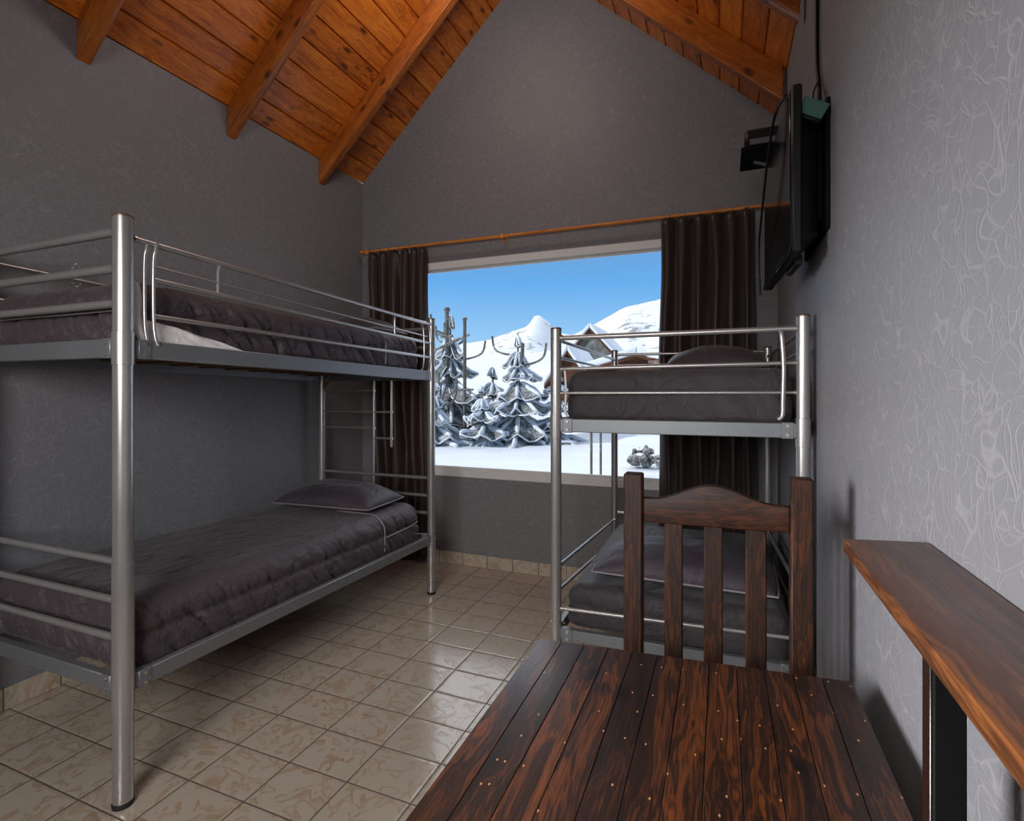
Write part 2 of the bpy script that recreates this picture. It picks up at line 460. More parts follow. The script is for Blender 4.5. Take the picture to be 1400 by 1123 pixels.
RD, RW = .178, .058
for y, lab in ((1.464, 'orange pine rafter on the left slope, nearest the viewer'),
               (2.241, 'orange pine rafter on the left slope, middle of the three'),
               (2.994, 'orange pine rafter on the left slope, nearest the window wall')):
    m = MB().prism([(XL+.001, y, EL), (XL+.001, y, EL-RD), (RX, y, RZ-RD), (RX, y, RZ)], (0, RW, 0)).bevel(.004)
    tag(m.build('ceiling_rafter', M['rafter'], M=ML), lab, 'beam', 'roof rafters')
for y, lab in ((2.345, 'orange pine rafter on the right slope, only its tip showing above the television'),
               (2.985, 'orange pine rafter on the right slope beside the gable wall')):
    x0 = XR-.02; e0 = ER+SR*.02
    m = MB().prism([(x0, y, e0), (x0, y, e0-RD), (RX, y, RZ-RD), (RX, y, RZ)], (0, RW, 0)).bevel(.004)
    tag(m.build('ceiling_rafter', M['rafter'], M=MR), lab, 'beam', 'roof rafters')

SK = .09
struct(MB().lohi((XL+.01, YB-.012, 0), (XR-.01, YB, SK), .003).build('baseboard_back', M['skirt']))
mL = basis((0, 1, 0), (-1, 0, 0), (XL, 0, 0))
struct(MB().lohi((XL, YF, 0), (XL+.012, YB-.012, SK), .003).build('baseboard_left', M['skirt'], M=mL))
struct(MB().lohi((XR-.012, YF, 0), (XR, YB-.012, SK), .003).build('baseboard_right', M['skirt'], M=mL.copy()))

# window
win = bpy.data.objects.new('window_1', None); C.objects.link(win); win.location = ((WX0+WX1)/2, YB, WZ0); struct(win)
fw = .058
m = MB()
m.lohi((WX0, YB-.004, WZ1-fw), (WX1, YB+.06, WZ1), .004).lohi((WX0, YB-.004, WZ0), (WX1, YB+.06, WZ0+fw), .004)
m.lohi((WX0, YB-.002, WZ0+fw), (WX0+fw, YB+.058, WZ1-fw), .004).lohi((WX1-fw, YB-.002, WZ0+fw), (WX1, YB+.058, WZ1-fw), .004)
fr = m.build('window_frame', M['white_frame'], win)
m = MB().lohi((WX0+fw, YB+.02, WZ0+fw), (WX1-fw, YB+.045, WZ0+fw+.016), .003).lohi((WX0+fw, YB+.02, WZ1-fw-.014), (WX1-fw, YB+.045, WZ1-fw), .003)
m.build('glazing_bead', M['white_frame'], win)
MB().lohi((WX0+fw-.004, YB+.03, WZ0+fw-.004), (WX1-fw+.004, YB+.036, WZ1-fw+.004), 0).build('window_pane', M['glass'], win, smooth=False)
MB().lohi((WX0+.01, YB+.06, WZ0-.02), (WX1-.01, YB+.19, WZ0+.02), .004).build('outer_sill', M['snow'], win)

# ------------------------------------------------------------------ curtains
rod = thing('curtain_rod', 'thin honey-coloured wooden curtain rod above the window', 'curtain rod', (-1.2, 3.42, 2.41))
RZ0, RZ1, RY = 2.405, 2.395, 3.425
MB().tube([(-2.655, RY, RZ0), (.298, RY, RZ1)], .0105, 14).build('rod', M['rod'], rod)
MB().ball((-2.665, RY, RZ0), .017).build('finial', M['rod'], rod)
for x in (-2.62, -1.455, .26):
    m = MB().tube([(x, YB, 2.40), (x, RY-.004, 2.40)], .006, 10).lathe((x, RY, 2.385), [(.0125, 0), (.0145, .006), (.0145, .024), (.0125, .03)], 14)
    m.lohi((x-.012, YB-.006, 2.375), (x+.012, YB, 2.425), .002)
    m.build('bracket', M['rod'], rod)
def curtain(label, x0, x1, nf, seed, xb0, xb1, pinch=0):
    root = thing('curtain', label, 'curtain', ((x0+x1)/2, RY, 0), 'dark brown curtains')
    rnd = random.Random(seed); ph = rnd.random()*6
    fr = [rnd.uniform(.75, 1.25) for _ in range(nf)]; tot = sum(fr)
    nx, nz = nf*14, 60; rows = []
    z0, z1 = .03, 2.385
    for k in range(nz+1):
        t = k/nz; z = z1+(z0-z1)*t; row = []
        a0 = x0+(xb0-x0)*min(1, t*1.4); a1 = x1+(xb1-x1)*min(1, t*1.4)
        for i in range(nx+1):
            u = i/nx
            # fold phase follows uneven pleat widths
            s = u*tot; acc = 0; p = 0
            for j, w in enumerate(fr):
                if s <= acc+w+1e-9 or j == nf-1: p = j+(s-acc)/w; break
                acc += w
            amp = .016+.024*min(1, t*3.0)
            wob = noise.noise(Vector((u*6, t*2.2, seed)))*.5
            y = RY+.012-.004*t+amp*math.sin(2*PI*(p+wob*t*.8)+ph)+.012*noise.noise(Vector((u*14, t*7, seed+3)))
            x = a0+(a1-a0)*u+.012*noise.noise(Vector((u*5, t*4, seed+9)))+.008*math.cos(2*PI*p+ph)
            zz = z+(.012*abs(math.sin(PI*p)) if k == 0 else 0)
            row.append(Vector((x, y, zz)))
        rows.append(row)
    m = MB().grid(rows)
    o = m.build('fabric', M['curtain'], root, ang=80)
    md = o.modifiers.new('thickness', 'SOLIDIFY'); md.thickness = .0025
    n = nf
    for j in range(n):
        x = x0+(x1-x0)*(j+.5)/n
        zc = RZ0+(RZ1-RZ0)*(x+2.655)/2.95
        pts = [(x, RY+.0155*math.cos(a), zc-.003+.0175*math.sin(a)) for a in [2*PI*q/14 for q in range(15)]]
        r = MB().tube(pts, .0022, 8, cap=False).tube([(x, RY, zc-.02), (x, RY+.004, zc-.045)], .002, 8)
        r.build('hook_ring', M['grey_metal'], root)
    return root
curtain('dark brown curtain gathered at the left of the window behind the large bunk bed', -2.63, -2.09, 6, 3, -2.56, -2.07)
curtain('dark brown curtain gathered at the right of the window behind the smaller bunk bed', -.355, .185, 6, 11, -.37, .2)

# ------------------------------------------------------------------ bunk beds
def post(root, x, y, top, r, sleeves, seams=()):
    p = MB().lathe((x, y, .012), [(r, 0), (r, top-.018)]).build('post', M['steel'], root)
    for a, b in sleeves:
        MB().lathe((x, y, a), [(r, 0), (r+.0022, .001), (r+.0022, b-a-.001), (r, b-a)]).build('sleeve', M['steel'], p)
    MB().lathe((x, y, top-.006), [(r+.001, 0), (r+.001, .004), (r*.86, .008)]).build('post_cap', M['cap'], p)
    MB().lathe((x, y, 0), [(r+.002, 0), (r+.002, .012), (r, .016)]).build('rubber_foot', M['rubber'], p)
    return p
def rail(root, name, p, q, h, w=.028, bolts=True):
    p = Vector(p); q = Vector(q)
    o = MB().beam(p, q, w, h, .003).build(name, M['rail'], root)
    if bolts:
        d = (q-p).normalized(); side = Vector((-d.y, d.x, 0))
        for e, s in ((p, 1), (q, -1)):
            c = e+d*s*.03
            MB().beam(c-d*.02, c+d*.02, w+.005, h+.004, .002).build('joint_plate', M['rail'], o)
            for dz in (-h*.3, h*.3):
                for k in (-1, 1):
                    b = c+side*k*(w/2+.003)+Vector((0, 0, dz))
                    MB().tube([b, b+side*k*.005], .006, 10).build('bolt', M['bolt'], o)
    return o
def bar(root, name, p, q, r, ends=True, mat='steel'):
    o = MB().tube([p, q], r, 14).build(name, M[mat], root)
    if ends:
        p = Vector(p); q = Vector(q); d = (q-p).normalized()
        for e, s in ((p, 1), (q, -1)):
            MB().tube([e+d*s*.0, e+d*s*.008], r+.0022, 12).build('end_collar', M['bolt'], o)
    return o
def slats(root, xa, xb, ya, yb, za, zb, n):
    for i in range(n):
        t = (i+.5)/n; y = ya+(yb-ya)*t; z = za+(zb-za)*t
        MB().lohi((xa, y-.034, z-.014), (xb, y+.034, z), .003).build('slat', M['slat'], root)

# ---- large bunk on the left
bx = thing('bunk_bed', 'tall silver metal bunk bed along the left wall, with ladder rungs at the far end', 'bunk bed', (-2.18, 2.0, 0), 'metal bunk beds')
FR, BR, FL, BL = (-1.75, 1.072), (-1.735, 2.925), (-2.635, 1.072), (-2.62, 2.925)
r = .028
post(bx, *FR, 1.852, r, [(.30, .763), (1.382, 1.486)], ())
post(bx, *BR, 1.765, .025, [(.28, .36), (1.345, 1.44)])
post(bx, *FL, 1.852, r, [(.30, .405), (1.382, 1.486)])
post(bx, *BL, 1.765, .025, [(.28, .36), (1.345, 1.44)])
def side(P, Q, z0, z1, h, name='side_rail', off=.028):
    a = Vector((P[0], P[1], z0)); b = Vector((Q[0], Q[1], z1)); d = (b-a).normalized()
    return rail(bx, name, a+d*off, b-d*off, h)
for P, Q in ((FR, BR), (FL, BL)):
    side(P, Q, 1.436, 1.397, .06); side(P, Q, .374, .352, .052)
side(FL, FR, 1.436, 1.436, .06, 'end_rail'); side(FL, FR, .374, .374, .052, 'end_rail')
side(BL, BR, 1.397, 1.397, .055, 'end_rail'); side(BL, BR, .352, .352, .05, 'end_rail')
for z, rr in ((1.805, .0145), (1.689, .0145), (1.578, .0135), (.76, .0115), (.637, .0115), (.518, .0115)):
    bar(bx, 'end_bar', (FL[0]+.026, FL[1], z), (FR[0]-.026, FR[1], z), rr)
for z, rr in ((.741, .0105), (.628, .0095), (.515, .0095), (1.70, .011), (1.58, .011)):
    bar(bx, 'end_bar', (BL[0]+.024, BL[1], z), (BR[0]-.024, BR[1], z), rr)
# ladder rungs on the far end
lad = MB().tube([(-2.18, 2.925, .53), (-2.18, 2.925, 1.385)], .008, 10).tube([(-2.04, 2.925, .93), (-2.04, 2.925, 1.385)], .008, 10).build('ladder', M['steel'], bx)
for z, xe in ((1.305, -2.17), (1.16, -2.03), (1.05, -2.17)):
    MB().tube([(-2.596, 2.925, z), (xe, 2.925, z)], .0075, 10).build('rung', M['steel'], lad)
MB().tube([(-2.18, 2.925, .985), (-2.03, 2.925, .985)], .0075, 10).build('rung', M['steel'], lad)
# corner bracket under upper frame
for x, s in ((BL[0], 1),):
    MB().prism([(x+.02, 2.915, 1.37), (x+.075, 2.915, 1.37), (x+.02, 2.915, 1.31)], (0, .012, 0)).build('corner_gusset', M['slat'], bx)
# guard rails on the open side
gx0, gx1 = FR[0]+.004, BR[0]+.004
def gline(ya, za, yb, zb, rr, name='guard_rail', ends=False):
    f = lambda y: gx0+(gx1-gx0)*(y-FR[1])/(BR[1]-FR[1])
    return bar(bx, name, (f(ya), ya, za), (f(yb), yb, zb), rr, ends)
gt = gline(FR[1]+.028, 1.787, BR[1]-.025, 1.725, .0095, ends=True)
gline(1.165, 1.668, 2.9, 1.605, .0085); gline(1.165, 1.548, 2.9, 1.515, .008); gline(1.165, 1.712, 2.87, 1.645, .004)
fx = lambda y: gx0+(gx1-gx0)*(y-FR[1])/(BR[1]-FR[1])
for y, dx in ((1.135, .0), (1.16, .006)):
    x = fx(y)+dx
    MB().tube(smooth_path([(x, y+.012, 1.79), (x+.004, y+.004, 1.765), (x, y, 1.72), (x, y, 1.55), (x+.002, y+.004, 1.48), (x+.006, y+.012, 1.45)], 5), .0055, 10).build('guard_hook', M['steel'], bx)
for y in (1.40, 2.52):
    x = fx(y); zt = 1.787-.062*(y-1.1)/1.8
    MB().tube(smooth_path([(x, y+.03, zt), (x, y+.004, zt-.012), (x, y, zt-.06), (x, y, zt-.125)], 5), .0042, 8).build('guard_link', M['steel'], bx)
for y in (2.80, 2.875):
    x = fx(y)+.002
    MB().tube(smooth_path([(x, y-.06, 1.735), (x, y, 1.725), (x+.003, y+.02, 1.66), (x+.004, y+.024, 1.52), (x+.002, y+.01, 1.44), (x, y-.02, 1.425)], 5), .0045, 8).build('guard_hook', M['steel'], bx)
# wall side guard
gw = bar(bx, 'guard_rail', (FL[0], FL[1]+.028, 1.80), (BL[0], BL[1]-.024, 1.73), .009)
bar(bx, 'guard_rail', (FL[0], FL[1]+.028, 1.66), (BL[0], BL[1]-.024, 1.60), .008)
for y in (1.42, 1.78, 2.1):
    z = 1.79-.035*(y-1.07)
    pts = [(FL[0], y+.02*math.cos(a), z+.03+.05*math.sin(a)) for a in [2*PI*q/16 for q in range(17)]]
    MB().tube(pts, .004, 8, cap=False).build('guard_hook', M['steel'], bx)
slats(bx, -2.60, -1.775, 1.13, 2.88, 1.456, 1.418, 11)
slats(bx, -2.60, -1.775, 1.13, 2.88, .374, .352, 11)

# ---- smaller bunk at the right
b2 = thing('bunk_bed', 'shorter silver metal bunk bed in front of the window, end on beside the right wall', 'bunk bed', (-.19, 2.67, 0), 'metal bunk beds')
fl, fr_, bl, br = (-.634, 2.06), (.262, 2.085), (-.622, 3.25), (.236, 3.29)
for p, tp in ((fl, 1.558), (fr_, 1.567), (bl, 1.552), (br, 1.55)):
    post(b2, *p, tp, .0222 if p[1] < 3 else .02, [(1.105, 1.205), (.27, .36)])
def side2(P, Q, z, h, name):
    a = Vector((P[0], P[1], z)); b = Vector((Q[0], Q[1], z)); d = (b-a).normalized()
    return rail(b2, name, a+d*.021, b-d*.021, h, .026)
for z, h in ((1.161, .054), (.312, .046)):
    side2(fl, fr_, z, h, 'end_rail'); side2(bl, br, z, h, 'end_rail')
    side2(fl, bl, z, h, 'side_rail'); side2(fr_, br, z, h, 'side_rail')
def bar2(P, Q, za, zb, rr, name='end_bar'):
    a = Vector((P[0], P[1], za)); b = Vector((Q[0], Q[1], zb)); d = (b-a).normalized()
    return bar(b2, name, a+d*.02, b-d*.02, rr)
bar2(fl, fr_, 1.517, 1.521, .0105); bar2(fl, fr_, 1.39, 1.40, .0075); bar2(fl, fr_, 1.292, 1.295, .006)
bar2(fl, fr_, .412, .428, .0075)
bar2(bl, br, 1.525, 1.525, .009); bar2(bl, br, 1.455, 1.465, .0075)
bar2(bl, br, .55, .55, .0085); bar2(bl, br, .43, .43, .0075)
for P, Q in ((fl, bl), (fr_, br)):
    bar2(P, Q, 1.512, 1.495, .0075, 'guard_rail'); bar2(P, Q, 1.44, 1.43, .006, 'guard_rail')
    bar2(P, Q, .575, .505, .008, 'guard_rail'); bar2(P, Q, .475, .38, .0075, 'guard_rail')
x = .192
MB().tube(smooth_path([(x-.003, 2.062, 1.513), (x, 2.056, 1.49), (x+.006, 2.056, 1.39), (x+.004, 2.056, 1.27), (x+.002, 2.056, 1.215), (x-.012, 2.056, 1.2)], 6), .0075, 12).build('guard_hook', M['steel'], b2)
x = -.598
MB().tube(smooth_path([(x, 2.065, 1.39), (x+.006, 2.062, 1.3), (x+.002, 2.062, 1.22), (x+.012, 2.062, 1.2)], 6), .005, 10).build('guard_hook', M['white_frame'], b2)
slats(b2, -.60, .225, 2.12, 3.22, 1.178, 1.178, 8)
slats(b2, -.60, .225, 2.12, 3.22, .326, .326, 8)

# ------------------------------------------------------------------ bedding
def soft_box(lo, hi, rad, disp, res=.012):
    lo = Vector(lo); hi = Vector(hi); bm = bmesh.new(); D = hi-lo
    n = [max(3, int(D[i]/res)) for i in range(3)]
    for ax in range(3):
        a, b = (ax+1) % 3, (ax+2) % 3
        for sd in (0, 1):
            rows = []
            for i in range(n[a]+1):
                row = []
                for j in range(n[b]+1):
                    p = Vector((0, 0, 0)); p[ax] = hi[ax] if sd else lo[ax]
                    p[a] = lo[a]+D[a]*i/n[a]; p[b] = lo[b]+D[b]*j/n[b]
                    row.append(bm.verts.new(p))
                rows.append(row)
            for q, w in zip(rows, rows[1:]):
                for j in range(n[b]):
                    f = (q[j], q[j+1], w[j+1], w[j])
                    bm.faces.new(f if not sd else f[::-1])
    bmesh.ops.remove_doubles(bm, verts=bm.verts, dist=1e-5)
    for v in bm.verts:
        p = v.co
        inn = Vector([min(max(p[i], lo[i]+(rad[i] if i < 2 or p.z > (lo.z+hi.z)/2 else .02)), hi[i]-rad[i]) for i in range(3)])
        d = p-inn
        e = Vector([d[i]/(rad[i] if i < 2 or p.z > (lo.z+hi.z)/2 else .02) for i in range(3)])
        if e.length > 1e-6:
            nn = e.normalized(); q = inn+Vector([nn[i]*(rad[i] if i < 2 or p.z > (lo.z+hi.z)/2 else .02) for i in range(3)])
        else: nn = Vector((0, 0, 1)); q = p
        v.co = q+nn*disp(q, nn, lo, hi)
    m = MB(); m.bm.free(); m.bm = bm
    return m
def N(x, y, z): return noise.noise(Vector((x, y, z)))
def ridge(x, y, z): return 1-abs(N(x, y, z))*2
def quilt_disp(seed, side_amp=.008, seam_z=None):
    def f(p, n, lo, hi):
        sidew = 1-abs(n.z)
        d = .004*N(p.x*7, p.y*7, seed)
        # top: shallow puckers running along the bed
        if n.z > .2: d += n.z*(.006*max(0, N(p.x*16, p.y*8, seed+4))-.007*max(0, ridge(p.x*9+N(p.y*3, p.x*3, seed), p.y*3.4, seed+2)-.84)*4)
        # sides: stitched columns with slanting gathers, pinched at the seam
        along = p.y if abs(n.x) > abs(n.y) else p.x
        wob = N(along*2.5, p.z*6, seed)
        col = along/.115+wob*.35+(p.z-lo.z)*3.0
        cell = abs(math.sin(PI*col))
        fold = ridge(along*26+(p.z-lo.z)*26+N(along*5, p.z*7, seed)*1.2, p.z*3, seed+8)
        d += sidew*side_amp*(1.0*cell**.28-.9+.95*(fold-.6))
        if seam_z is not None:
            q = abs(p.z-seam_z); d -= sidew*side_amp*.9*math.exp(-(q/.008)**2)
            d += sidew*side_amp*.35*math.sin(min(PI, q/.05*PI*.5))
        return d*(1 if n.z > -.3 else .2)
    return f
def piping_loop(m, pts, r=.0035): return m.tube(smooth_path(pts, 4), r, 8)

def pillow(label, loc, size, rot, seed, group):
    root = thing('pillow', label, 'pillow', loc, group)
    a, b, h = size[0]/2, size[1]/2, size[2]; n = 44
    R = Matrix.Rotation(rot[2], 3, 'Z') @ Matrix.Rotation(rot[1], 3, 'Y') @ Matrix.Rotation(rot[0], 3, 'X')
    def pt(u, v, top):
        k = max(0, (1-abs(u)**2.4))**.55*max(0, (1-abs(v)**2.4))**.55
        x = a*u*(1-.07*(1-v*v)*0-.05*v*v*abs(u)); y = b*v*(1-.05*u*u)
        x *= 1-.035*(1-abs(v)**2)*abs(u)**3; y *= 1-.05*(1-abs(u)**2)*abs(v)**3
        w = .010*N(u*2.2+seed, v*2.2, seed)+.006*ridge(u*4+N(v*2, u*2, seed), v*2.5, seed+2)*k
        z = h*.74*k+w*k if top else -h*.26*k
        return R @ Vector((x, y, z+.26*h))+Vector(loc)
    m = MB()
    for top in (1, 0):
        m.grid([[pt(-1+2*i/n, -1+2*j/n, top) for i in range(n+1)] for j in range(n+1)])
    bmesh.ops.remove_doubles(m.bm, verts=m.bm.verts, dist=1e-5)
    m.build('pillowcase', M['pillow'], root, ang=170)
    edge = []
    for i in range(24): edge.append((-1+2*i/24, -1))
    for i in range(24): edge.append((1, -1+2*i/24))
    for i in range(24): edge.append((1-2*i/24, 1))
    for i in range(25): edge.append((-1, 1-2*i/24))
    MB().tube([pt(u, v, 1) for u, v in edge], .0038, 8, cap=False).build('piping', M['piping'], root)
    return root

def mattress(label, lo, hi, rad, seed, cover, amp=.008, seam=None, pipes=(), tilt=0):
    root = thing('mattress', label, 'mattress', ((lo[0]+hi[0])/2, (lo[1]+hi[1])/2, lo[2]), 'dark covered mattresses')
    m = soft_box(lo, hi, rad, quilt_disp(seed, amp, seam))
    if tilt:
        for v in m.bm.verts: v.co.z -= tilt*(v.co.y-lo[1])/(hi[1]-lo[1])
    m.build('quilted_cover', cover, root, ang=170)
    for pp in pipes:
        MB().tube(smooth_path(pp, 4), .0038, 8).build('piping', M['piping'], root)
    return root
# large bunk, upper
x0, x1 = -2.585, -1.79
mattress('dark quilted mattress on the upper deck of the large left bunk', (x0, 1.115, 1.457), (x1, 2.87, 1.668), (.06, .05, .06), 2.3, M['quilt'], .017, 1.565,
         [[(x1+.009, 2.5, 1.455), (x1+.009, 2.5, 1.50), (x1+.007, 2.5, 1.585), (x1-.03, 2.5, 1.638), (x1-.09, 2.5, 1.643)],
          [(x0+.05, 1.104, 1.565), (x0+.3, 1.104, 1.566), (x1-.3, 1.104, 1.564), (x1-.05, 1.104, 1.565)]], tilt=.034)
# large bunk, lower
mattress('dark quilted mattress with satin cover on the lower deck of the large left bunk', (x0, 1.115, .375), (x1+.022, 2.86, .615), (.09, .06, .085), 5.1, M['quilt'], .017, .50,
         [[(x1+.03, 2.46, .40), (x1+.032, 2.46, .45), (x1+.026, 2.46, .54), (x1-.03, 2.46, .592), (x1-.09, 2.46, .600), (x1-.3, 2.46, .601)],
          [(x1+.033, 2.47, .475), (x1+.033, 2.6, .477), (x1+.031, 2.74, .48), (x1+.012, 2.83, .482)],
          [(x1-.03, 1.107, .40), (x1-.012, 1.115, .47), (x1-.018, 1.12, .54), (x1-.06, 1.14, .588)]], tilt=.022)
pillow('flat charcoal pillow at the far end of the left lower deck', (-2.19, 2.60, .592), (.70, .42, .15), (0, 0, .06), 1.7, 'charcoal pillows')
pillow('charcoal pillow at the far end of the left upper deck', (-2.12, 2.66, 1.632), (.56, .36, .12), (0, 0, .03), 4.2, 'charcoal pillows')
# smaller bunk
u0, u1 = -.598, .228
mattress('plain dark mattress on the upper deck of the smaller right bunk', (u0, 2.083, 1.179), (u1, 3.225, 1.388), (.06, .05, .06), 7.7, M['sidefab'], .006, 1.285)
mattress('dark mattress on the lower deck of the smaller right bunk, seen through the chair back', (u0, 2.083, .328), (u1, 3.225, .505), (.06, .05, .06), 9.4, M['sidefab'], .006, .42)
pillow('charcoal pillow at the window end of the right upper deck', (-.04, 2.93, 1.382), (.50, .36, .15), (0, 0, .05), 6.6, 'charcoal pillows')
pillow('plump charcoal pillow on the right lower deck behind the wooden chair', (-.155, 2.36, .502), (.74, .42, .15), (0, 0, -.03), 8.8, 'charcoal pillows')

# white sheet corner and strap on the large bunk's upper deck
m = MB(); rows = []
for i in range(40):
    t = i/39; y = 1.135+.44*t; hgt = .078*(1-t)**.8+.008*(.4+.6*abs(N(t*9, 0, 2)))*(1-t)
    rows.append([Vector((x1+.027+.006*math.sin(k*1.3+t*16)*(1-.6*t)-(.012*(k/7)**2), y, 1.462-.012*t+hgt*k/7)) for k in range(8)])
m.grid(rows)
sh = m.build('bed_sheet', M['white_cloth'], ang=120, loc=(x1+.01, 1.3, 1.47))
md = sh.modifiers.new('thickness', 'SOLIDIFY'); md.thickness = .004
tag(sh, 'crumpled corner of white sheet hanging out under the left upper mattress', 'sheet')
m = MB(); rows = []
path = smooth_path([(x1-.02, 1.108, 1.668), (x1+.022, 1.114, 1.652), (x1+.034, 1.115, 1.60), (x1+.036, 1.118, 1.52), (x1+.034, 1.148, 1.448)], 6)
for i, p in enumerate(path):
    rows.append([p+Vector((0, -.018, 0)), p+Vector((.004, 0, 0)), p+Vector((0, .018, 0))])
m.grid(rows)
st = m.build('strap', M['white_cloth'], ang=120, loc=(x1+.02, 1.11, 1.47)); md = st.modifiers.new('thickness', 'SOLIDIFY'); md.thickness = .003
tag(st, 'white cloth strap hanging beside the front post of the left upper deck', 'strap')

# ------------------------------------------------------------------ table, chair, shelf
tb = thing('dining_table', 'dark stained plank table in the right foreground', 'table', (-.08, .72, 0))
tx0, tx1, tya, tyb, ty0, tz = -.412, .248, 1.204, 1.265, .27, .70
m = MB(); npk = 12; w = (tx1-tx0)/npk
for i in range(npk):
    a = tx0+i*w+.0003; b = tx0+(i+1)*w-.0003
    ya = tya+(tyb-tya)*(a-tx0)/(tx1-tx0); yb = tya+(tyb-tya)*(b-tx0)/(tx1-tx0)
    q = MB().prism([(a, ty0, tz-.032), (b, ty0, tz-.032), (b, yb, tz-.032), (a, ya, tz-.032)], (0, 0, .032)).bevel(.0011, 1)
    me = bpy.data.meshes.new('tmp'); q.bm.to_mesh(me); q.bm.free(); m.bm.from_mesh(me); bpy.data.meshes.remove(me)
m.bm.transform(Matrix.Translation((-tx0, 0, 0)))   # plank seams on whole multiples of the board width
ot = m.build('tabletop', M['table'], None); ot.parent = tb; ot.location = Vector((tx0, 0, 0))-tb.location
for (xx, yy) in ((tx0+.06, ty0+.06), (tx1-.06, ty0+.06), (tx0+.06, tya-.06), (tx1-.06, tyb-.08)):
    MB().lohi((xx-.028, yy-.028, 0), (xx+.028, yy+.028, tz-.032), .004).build('leg', M['chair'], tb)
for a, b in (((tx0+.09, ty0+.05), (tx1-.09, ty0+.07)), ((tx0+.09, tya-.07), (tx1-.09, tya-.05))):
    MB().lohi((a[0], a[1], tz-.11), (b[0], b[1], tz-.032), .003).build('apron', M['chairx'], tb)
for xx in (tx0+.05, tx1-.07):
    MB().lohi((xx, ty0+.09, tz-.11), (xx+.02, tya-.09, tz-.032), .003).build('apron', M['shelf'], tb)

ch = thing('dining_chair', 'dark wooden chair with arched slatted back behind the table', 'chair', (-.023, 1.3, 0))
for a, b, zt in ((-.25, -.2005, 1.077), (.1535, .203, 1.088)):
    MB().lohi((a, 1.432, 0), (b, 1.475, zt), .004).build('back_post', M['chair'], ch)
def arch(x):
    t = (x+.2005)/.354; u = abs(t-.5)/.5
    return 1.014+.042*(.5+.5*math.cos(PI*min(1, u/.86)))+.004*(t-.5)
xs = [-.2005+.354*i/36 for i in range(37)]
poly = [(x, 1.442, .947+.004*(x+.2)/.354) for x in xs]+[(x, 1.442, arch(x)) for x in xs[::-1]]
MB().prism(poly, (0, .026, 0)).bevel(.003, 2).build('top_rail', M['chairx'], ch, ang=50)
for a, b in ((-.1447, -.098), (-.0455, .0005), (.0536, .102)):
    MB().lohi((a, 1.448, .50), (b, 1.463, .952), .003).build('slat', M['chair'], ch)
MB().lohi((-.2005, 1.444, .47), (.1535, 1.468, .53), .003).build('lower_rail', M['chairx'], ch)
m = MB()
for i in range(5): m.lohi((-.235, 1.06+.0745*i, .425), (.188, 1.132+.0745*i, .447), .004)
m.build('seat', M['chairx'], ch)
for xx in (-.25, .1535): MB().lohi((xx, 1.07, 0), (xx+.045, 1.115, .425), .004).build('front_leg', M['chair'], ch)
for xx in (-.24, .17):
    MB().lohi((xx, 1.115, .365), (xx+.022, 1.432, .425), .003).build('seat_rail', M['shelf'], ch)
    MB().lohi((xx, 1.115, .16), (xx+.022, 1.432, .195), .003).build('stretcher', M['shelf'], ch)
MB().lohi((-.205, 1.08, .365), (.1535, 1.102, .425), .003).build('seat_rail', M['chairx'], ch)

sf = thing('wall_shelf', 'long narrow brown wooden counter shelf along the right wall', 'shelf', (.24, .4, 1.06))
MB().prism([(.18, -.6, 1.038), (.304, -.6, 1.038), (.304, 1.02, 1.038), (.182, .994, 1.038)], (0, 0, .022)).bevel(.003, 2).build('shelf_board', M['shelf'], sf)
lg = MB().lohi((.211, .695, 0), (.241, .722, 1.038), .002).build('shelf_leg', M['blackmatt'], sf)
lg['label'] = 'matt black square metal leg'
MB().lohi((.2085, .697, 0), (.2112, .720, 1.01), .001).build('edge_strip', M['leg_brown'], lg)
MB().lohi((.211, -.5, 0), (.241, -.472, 1.038), .002).build('shelf_leg', M['blackmatt'], sf)

# ------------------------------------------------------------------ television corner
tv = thing('television', 'flat black television on the right wall, seen edge on', 'television', (.2, 2.1, 1.97))
n0, f0 = Vector((.195, 1.80)), Vector((.165, 2.44))
du = (f0-n0).normalized(); dn = Vector((du.y, -du.x))            # dn points to the wall
if dn.x < 0: dn = -dn
def tvp(a, b, z): q = n0+du*a+dn*b; return Vector((q.x, q.y, z))
L = (f0-n0).length; zb, zt = 1.722, 2.238
def slab(a0, a1, b0, b1, z0, z1, bev=.004, tb_=0):
    m = MB()
    c = tvp((a0+a1)/2, (b0+b1)/2, (z0+z1)/2)
    Mx = Matrix(((du.x, dn.x, 0), (du.y, dn.y, 0), (0, 0, 1)))
    return m.box(c, (a1-a0, b1-b0, z1-z0), bev, Mx)
slab(0, L, 0, .03, zb, zt, .006).build('casing', M['black'], tv)
m = slab(.014, L-.014, -.003, .002, zb+.022, zt-.014, .001); m.build('screen', M['gloss'], tv)
m = slab(0, L, -.006, 0, zb, zb+.018, .002); m.build('bezel', M['gloss'], tv)
# deep back housing, tapering to the wall
pl = [tvp(.05, .03, zb+.03), tvp(L-.05, .03, zb+.03), tvp(L-.05, .03, zt-.05), tvp(.05, .03, zt-.05)]
pt_ = [tvp(.07, .085, zb+.06), tvp(L-.12, .068, zb+.06), tvp(L-.12, .068, zt-.08), tvp(.07, .085, zt-.08)]
m = MB(); va = [m.bm.verts.new(p) for p in pl]; vb = [m.bm.verts.new(p) for p in pt_]
m.bm.faces.new(va); m.bm.faces.new(vb)
for i in range(4): m.bm.faces.new((va[i], va[(i+1) % 4], vb[(i+1) % 4], vb[i]))
bmesh.ops.recalc_face_normals(m.bm, faces=m.bm.faces)
m.bevel(.008, 2).build('back_housing', M['black'], tv)
for i in range(9):
    slab(.06+.055*i, .085+.055*i, .026, .034, zb+.006, zb+.03, .001).build('vent_slot', M['blackmatt'], tv)
